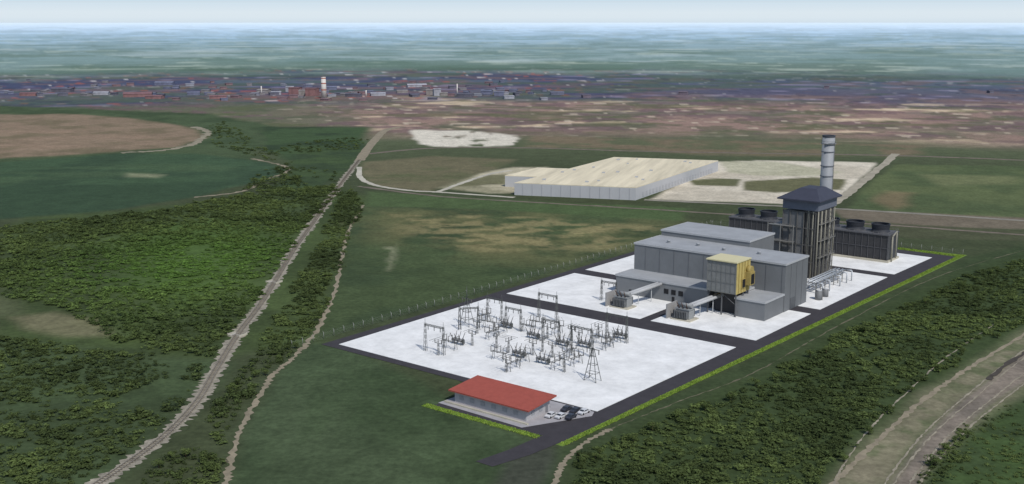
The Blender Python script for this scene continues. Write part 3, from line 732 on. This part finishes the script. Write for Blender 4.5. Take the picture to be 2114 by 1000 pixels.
prism(e,[loc(p) for p in(FL,FR,BR,BL)],8.4,wm,rm)
a1=loc(FL);ay=(loc(BL)-loc(FL)).normalized();ax=(loc(FR)-loc(FL)).normalized();LY=(BL-FL).length;LX=ux.length
q0=a1+ay*LY*.22-ax*.3;prism(e,[q0-ax*26,q0,q0+ay*LY*.3,q0+ay*LY*.3-ax*26],8.0,wm,rm)
m=M()
a2=loc(FR)
def wallbox(base,d,nrm,s0,s1,z0,z1):
    p=base+d*s0+nrm*.05;q=base+d*s1+nrm*.05;p2=p+nrm*.15;q2=q+nrm*.15
    m.add([(p.x,p.y,z0),(q.x,q.y,z0),(q2.x,q2.y,z0),(p2.x,p2.y,z0),(p.x,p.y,z1),(q.x,q.y,z1),(q2.x,q2.y,z1),(p2.x,p2.y,z1)],[(0,1,2,3),(4,5,6,7),(0,1,5,4),(1,2,6,5),(2,3,7,6),(3,0,4,7)])
for k in range(24): wallbox(a2,ay,ax,12+k*LY*.036,15.2+k*LY*.036,1.1,4.2)
parts('loading_door',m,e,[mat('dock_door',(168,168,171),.6,.08,1)])
m=M()
for k in range(12): wallbox(a1,ax,-ay,6+k*LX*.08,6.6+k*LX*.08,0,8.2)
parts('pilaster',m,e,[mat('pilaster_grey',(172,172,175),.7,.05,1)])
m=M()
for k in range(16):
    p=a1+ax*random.uniform(6,LX-6)+ay*random.uniform(8,LY-8);s_=random.uniform(.7,1.2);m.box(p.x-s_,p.x+s_,p.y-s_,p.y+s_,8.9,9.8)
parts('roof_unit',m,e,[trim])
# ------------------------------------------------------------------ distant town
HAZE_TINT=(102,102,116)
def haze_mix(c,f): return tuple(int(a*(1-f)+b*f) for a,b in zip(c,HAZE_TINT))  # blends painted haze into wall and roof colours of the far sheds
def shed(u,v,w,d,h,wc,rc,rot,lab,gab=.25):
    x,y=G(u,v);e=thing('distant_building',lab,'building',(x,y,0),rot,'buildings of the distant town')
    wn='hazed_shed_wall_%d_%d_%d'%wc;rn='hazed_shed_roof_%d_%d_%d'%rc
    m=M();r=w*gab*.4;m.add([(-w/2,-d/2,0),(w/2,-d/2,0),(w/2,d/2,0),(-w/2,d/2,0),(-w/2,-d/2,h),(w/2,-d/2,h),(w/2,d/2,h),(-w/2,d/2,h),(-w/2,0,h+r*.6),(w/2,0,h+r*.6)],
      [(0,1,5,4),(2,3,7,6),(1,2,6,9,5),(3,0,4,8,7)])
    part('wall',m,e,[mat(wn,wc,.8,.3,.12)])
    o=.6;m=M();m.add([(-w/2-o,-d/2-o,h),(w/2+o,-d/2-o,h),(w/2+o,0,h+r*.6+.2),(-w/2-o,0,h+r*.6+.2),(-w/2-o,d/2+o,h),(w/2+o,d/2+o,h)],[(0,1,2,3),(3,2,5,4)])
    part('roof',m,e,[mat(rn,rc,.8,.3,.12)])
pal=[((156,100,88),(138,88,80),'red brick industrial shed in the hazy town'),((190,190,193),(200,200,202),'white industrial shed in the hazy town'),((106,112,136),(122,128,152),'blue-grey industrial shed in the hazy town'),((156,146,130),(174,164,148),'tan industrial shed in the hazy town'),((90,88,94),(80,80,90),'dark industrial shed in the hazy town')]
for (u,v,w,d,h,k) in((285,200,44,22,5,0),(320,204,26,16,4,0),(210,196,24,14,4,1),(545,193,20,14,6,3),(570,196,16,14,5,1),(610,195,18,16,11,0),(628,197,16,14,8,3),(645,198,18,16,12,0),(600,190,14,12,9,1),(780,198,24,12,4,1),(830,192,18,12,4,3),(888,196,14,12,8,3),(902,198,12,10,11,1),(916,198,12,10,5,3),(960,200,26,12,4,4),(1005,196,18,12,7,2),(1030,198,16,12,6,2),(1050,204,16,12,4,1),(730,200,26,10,4,4),(450,204,26,12,4,0),(400,196,20,12,4,2),(130,190,34,16,5,4),(60,198,26,14,4,0),(1150,196,22,12,4,2),(680,186,26,14,5,2),(860,180,36,14,4,1),(340,176,34,16,5,2)):
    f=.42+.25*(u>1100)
    shed(u,v,w,d,h,haze_mix(pal[k][0],f),haze_mix(pal[k][1],f),random.uniform(-.3,.3),pal[k][2])
for k in range(110):
    u=random.uniform(-20,1150) if k<106 else random.uniform(1200,2130);v=random.triangular(164,212,192);j=random.choice((0,0,2,2,3,4,4,1))
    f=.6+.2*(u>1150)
    shed(u,v,random.uniform(7,16),random.uniform(6,11),random.uniform(2.5,4.5),haze_mix(pal[j][0],f),haze_mix(pal[j][1],f),random.uniform(-.5,.5),pal[j][2])
x,y=G(669,203)
e=thing('factory_chimney','tall white chimney with red bands in the town','chimney',(x,y,0),0)
part('shaft',M().cyl((0,0,0),(0,0,34),4.6,3.6,n=24),e,[mat('chimney_white',(206,200,194),.8,.08,.3)])
for z in(12,22,30): part('band',M().ring((0,0),3.2,4.6-z*.03,z,z+2.4,24),e,[mat('chimney_red',(168,110,96),.8,.05,.3)])
part('rim',M().ring((0,0),2.8,3.8,33.8,35,24),e,[mat('rim_grey',(110,104,108),.8,.05,.3)])
for (u,v,h) in((944,198,20),(540,196,15),(756,200,11)):
    x,y=G(u,v);e=thing('factory_chimney','slender pale chimney among distant works','chimney',(x,y,0),0,'slender distant chimneys')
    part('shaft',M().cyl((0,0,0),(0,0,h),1.2,.9,n=12),e,[MATS['chimney_white']]);part('rim',M().ring((0,0),.7,1.1,h-.1,h+.6,12),e,[darkm])
# ------------------------------------------------------------------ vegetation
def crown_proto(seed,nleaf,size,rx=1,rz=.8):
    r=np.random.default_rng(seed);vs=[];fs=[];sh=[]
    lobes=[(r.normal(0,.42,3)*[1,1,.5],r.uniform(.45,.75)) for _ in range(6)]+[(np.zeros(3),.8)]
    for k in range(nleaf):
        c,rad=lobes[r.integers(len(lobes))]
        d=r.normal(0,1,3);d/=np.linalg.norm(d);d[2]=abs(d[2])*(1 if r.random()<.85 else -1)
        p=c+d*rad*r.uniform(.75,1.05);p=p*[rx,rx,rz]+[0,0,.75]
        nrm=d+r.normal(0,.4,3)+[0,0,.35];nrm/=np.linalg.norm(nrm)
        t=np.cross(nrm,r.normal(0,1,3));t/=np.linalg.norm(t);b=np.cross(nrm,t)
        s_=size*r.uniform(.6,1.3);o=len(vs)
        vs+=[p+t*s_,p+b*s_*.7,p-t*s_,p-b*s_*.7];fs.append((o,o+1,o+2,o+3))
        q=r.uniform(.78,1.22)*(.8+.35*max(0,d[2]));sh+=[q]*4  # random leaf tone, with light from above painted into upper leaves
    return np.array(vs),np.array(fs),np.array(sh)
protos=[crown_proto(s,64,.25) for s in range(12)]
rw=np.array([[p[0],p[1]] for p in smooth(railw,6)])
def in_poly(px,n):
    poly=[G(*p) for p in px];xs=[p[0] for p in poly];ys=[p[1] for p in poly]
    x=rng.uniform(min(xs),max(xs),n*4);y=rng.uniform(min(ys),max(ys),n*4)
    x2=x+(fbm(x,y,25,7)-.5)*14;y2=y+(fbm(x,y,25,8)-.5)*14
    ok=sdist(x2,y2,poly)>0
    area=(max(xs)-min(xs))*(max(ys)-min(ys))*ok.mean()
    return x[ok],y[ok],area
def wood(px,label,dens,smin,smax,c1,c2,thin=0,clear=None,hf=.55,rail=True):
    x,y,area=in_poly(px,11000);n=min(int(area*dens),len(x));x=x[:n];y=y[:n]
    if thin:
        k=fbm(x,y,28,77)+rng.uniform(-.08,.08,len(x))>thin;x=x[k];y=y[k]
    if rail:
        dmin=np.min((x[:,None]-rw[None,:,0])**2+(y[:,None]-rw[None,:,1])**2,1);k=dmin>(4.2+1.2*rng.random(len(x)))**2*.9;x=x[k];y=y[k]
    n=len(x)
    V=[];Fc=[];Cc=[];o=0
    hue=fbm(x,y,30,88);big=fbm(x,y,16,66)
    for i in range(n):
        pv,pf,ps=protos[rng.integers(12)];s_=(smin+(smax-smin)*rng.random()**1.8)*(.6+.8*big[i]);t=rng.uniform(0,6.28);c,s2=math.cos(t),math.sin(t)
        v=pv*s_;w_=np.stack([v[:,0]*c-v[:,1]*s2+x[i],v[:,0]*s2+v[:,1]*c+y[i],v[:,2]*rng.uniform(.7,1.3)*hf],1)
        q=np.clip((hue[i]-.35)/.3+rng.uniform(-.2,.2),0,1);cc=(np.array(c1)*(1-q)+np.array(c2)*q)
        if clear is not None:
            cx,cy,rad,cl=clear;g=.9*math.exp(-((x[i]-cx)**2+((y[i]-cy)*.8)**2)/rad**2);cc=cc*(1-g)+np.array(cl)*g
            w_[:,2]*=1-.5*g
        cc=cc*rng.uniform(.76,1.24)
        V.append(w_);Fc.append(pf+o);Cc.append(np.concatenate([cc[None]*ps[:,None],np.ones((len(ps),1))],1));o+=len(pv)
    V=np.concatenate(V).astype(np.float32);Fc=np.concatenate(Fc);Cc=np.concatenate(Cc).astype(np.float32)
    me=bpy.data.meshes.new('woodland');me.vertices.add(len(V));me.vertices.foreach_set('co',V.ravel())
    me.loops.add(Fc.size);me.loops.foreach_set('vertex_index',Fc.ravel().astype(np.int32));me.polygons.add(len(Fc));me.polygons.foreach_set('loop_start',(np.arange(len(Fc))*4).astype(np.int32))
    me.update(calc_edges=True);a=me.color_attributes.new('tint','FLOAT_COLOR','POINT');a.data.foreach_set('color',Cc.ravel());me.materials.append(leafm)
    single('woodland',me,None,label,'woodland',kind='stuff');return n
dk,md,br=lin((70,82,48)),lin((98,112,64)),lin((100,132,60))
cl=G(400,545)
wood([(60,462),(300,440),(540,393),(690,383),(700,400),(640,470),(560,580),(500,660),(440,740),(330,735),(230,695),(130,640),(0,610),(-40,600),(-40,480)],'dense dark green scrub woodland beside the railway',.16,.8,2.4,dk,md,.3,(cl[0],cl[1],62,br))
wood([(715,385),(755,420),(722,470),(690,560),(655,670),(600,735),(555,770),(520,830),(470,900),(420,930),(470,800),(540,680),(610,590),(660,500)],'dark green scrub between railway and dirt path',.2,.7,2.0,dk,md,.25)
wood([(-40,690),(160,715),(440,755),(410,820),(320,905),(180,1000),(120,1050),(-60,1050)],'dark green scrub below the railway bank',.22,.6,1.9,dk,md,.33)
wood([(310,1030),(330,950),(390,928),(450,965),(455,1030)],'small dark thicket beside the railway',.2,.8,1.9,dk,md)
wood([(1165,1040),(1190,955),(1295,895),(1570,790),(1755,685),(1965,580),(2160,522),(2160,645),(1990,725),(1880,805),(1780,890),(1670,1040)],'dense dark green wood along the plant verge',.22,.7,2.0,dk,md,.24,None,.5)
wood([(1890,1040),(1915,940),(1960,905),(1990,905),(1960,960),(1940,1040)],'dark thicket at the edge of a grassy field',.2,.8,1.8,dk,md)
wood([(1960,905),(2160,785),(2160,1040),(1930,1040)],'green scrub in a grassy field',.2,.5,1.2,dk,md,.42,None,.45)
wood([(500,392),(560,345),(610,350),(640,395),(560,400)],'hedgerow scrub beyond the dark field',.03,1.8,3.2,dk,md,.35)
wood([(430,262),(470,250),(530,300),(600,330),(700,360),(690,380),(560,335),(440,300)],'far dark green hedgerow trees',.018,1.4,2.8,dk,md,.36,None,.45)
wood([(560,320),(740,310),(760,290),(700,285),(600,300)],'far dark green treeline beyond the fields',.018,1.4,2.8,dk,md,.3,None,.45)
bark=mat('tree_bark',(74,62,50),.9,.2,2)
def tree(seed):
    e=thing('deciduous_tree','dark green broad-crowned tree at the wood edge','tree',(0,0,0),0,'trees along the wood edges')
    r=random.Random(seed);m=M().cyl((0,0,0),(.1,.1,1.8),.25,.17,n=8).cyl((.1,.1,1.8),(0,0,3.2),.17,.07,n=7)
    for k in range(6):
        t=k*1.05+r.uniform(-.3,.3);z=1.2+k*.28;m.cyl((.08,.08,z),(math.cos(t)*1.2,math.sin(t)*1.2,z+1.1),.08,.03,n=5)
    part('trunk',m,e,[bark])
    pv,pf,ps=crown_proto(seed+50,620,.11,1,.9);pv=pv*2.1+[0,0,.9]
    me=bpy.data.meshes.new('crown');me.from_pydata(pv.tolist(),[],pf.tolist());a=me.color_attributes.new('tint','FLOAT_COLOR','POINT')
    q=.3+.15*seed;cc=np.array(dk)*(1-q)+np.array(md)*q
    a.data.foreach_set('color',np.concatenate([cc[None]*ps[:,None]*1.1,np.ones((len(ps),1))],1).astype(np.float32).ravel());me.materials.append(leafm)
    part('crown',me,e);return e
ts=[tree(s) for s in range(4)];tp=[]
for line,n in(([(1200,965),(1300,905),(1560,800),(1750,700),(1950,600),(2100,545)],26),([(1690,1000),(1790,890),(1880,810),(1990,732),(2100,668)],9),([(480,800),(560,760),(650,670),(690,560),(725,450)],14),([(330,960),(390,940),(440,975)],5),([(1925,960),(1960,915),(2000,905)],4)):
    P=smooth(line,20)
    for k in range(n):
        u,v=P[int(k*(len(P)-1)/max(1,n-1))];x,y=G(u+random.uniform(-8,8),v+random.uniform(-2,10));tp.append((x,y))
for k,(x,y) in enumerate(tp):
    s_=random.uniform(.5,.85)
    if k<4: ts[k].location=(x,y,0);ts[k].scale=(s_,)*3
    else: copytree(ts[k%4],(x,y,0),random.uniform(0,6.28),s_)
# ------------------------------------------------------------------ light, sky, camera
w=bpy.data.worlds.new('World');scene.world=w;w.use_nodes=True;nt=w.node_tree;L=nt.links
sky=nt.nodes.new('ShaderNodeTexSky');sky.sky_type='NISHITA';sky.sun_disc=False
sdx,sdy=.45,-.9;el=math.radians(50)
sky.sun_elevation=el;sky.sun_rotation=math.atan2(sdx,sdy);sky.air_density=1.0;sky.dust_density=.8;sky.ozone_density=1
SK=.11
tc=nt.nodes.new('ShaderNodeTexCoord');sp=nt.nodes.new('ShaderNodeSeparateXYZ');L.new(tc.outputs['Generated'],sp.inputs[0])
cr=nt.nodes.new('ShaderNodeValToRGB');L.new(sp.outputs[2],cr.inputs[0])
h0=lin((212,226,236));hm=lin((222,233,240));h1=lin((188,213,232));e_=cr.color_ramp.elements
e_[0].position=0;e_[0].color=(*[x/SK for x in h0],1);e_[1].position=.03;e_[1].color=(*[x/SK for x in h1],1)
q_=e_.new(.006);q_.color=(*[x/SK for x in hm],1)
mr=nt.nodes.new('ShaderNodeMapRange');mr.inputs[1].default_value=.02;mr.inputs[2].default_value=.2;mr.inputs[3].default_value=1;mr.inputs[4].default_value=0
L.new(sp.outputs[2],mr.inputs[0])
mx=nt.nodes.new('ShaderNodeMix');mx.data_type='RGBA';L.new(mr.outputs[0],mx.inputs[0]);L.new(sky.outputs[0],mx.inputs[6]);L.new(cr.outputs[0],mx.inputs[7])
L.new(mx.outputs[2],nt.nodes['Background'].inputs[0]);nt.nodes['Background'].inputs[1].default_value=SK
sl_=bpy.data.lights.new('sun','SUN');sl_.energy=2.95;sl_.angle=math.radians(1);sl_.color=(1,.97,.92)
so=bpy.data.objects.new('sun',sl_);link(so)
n_=math.hypot(sdx,sdy);dv=Vector((sdx/n_*math.cos(el),sdy/n_*math.cos(el),math.sin(el)));so.rotation_euler=dv.to_track_quat('Z','Y').to_euler()
cd=bpy.data.cameras.new('camera');cd.sensor_width=36;cd.lens=F/2114*36;cd.clip_end=250000;cd.clip_start=1
co_=bpy.data.objects.new('camera',cd);link(co_);co_.location=(0,0,H);co_.rotation_euler=(math.pi/2-TH,0,0);scene.camera=co_
scene.view_settings.view_transform='Standard';scene.view_settings.look='None';scene.view_settings.exposure=0
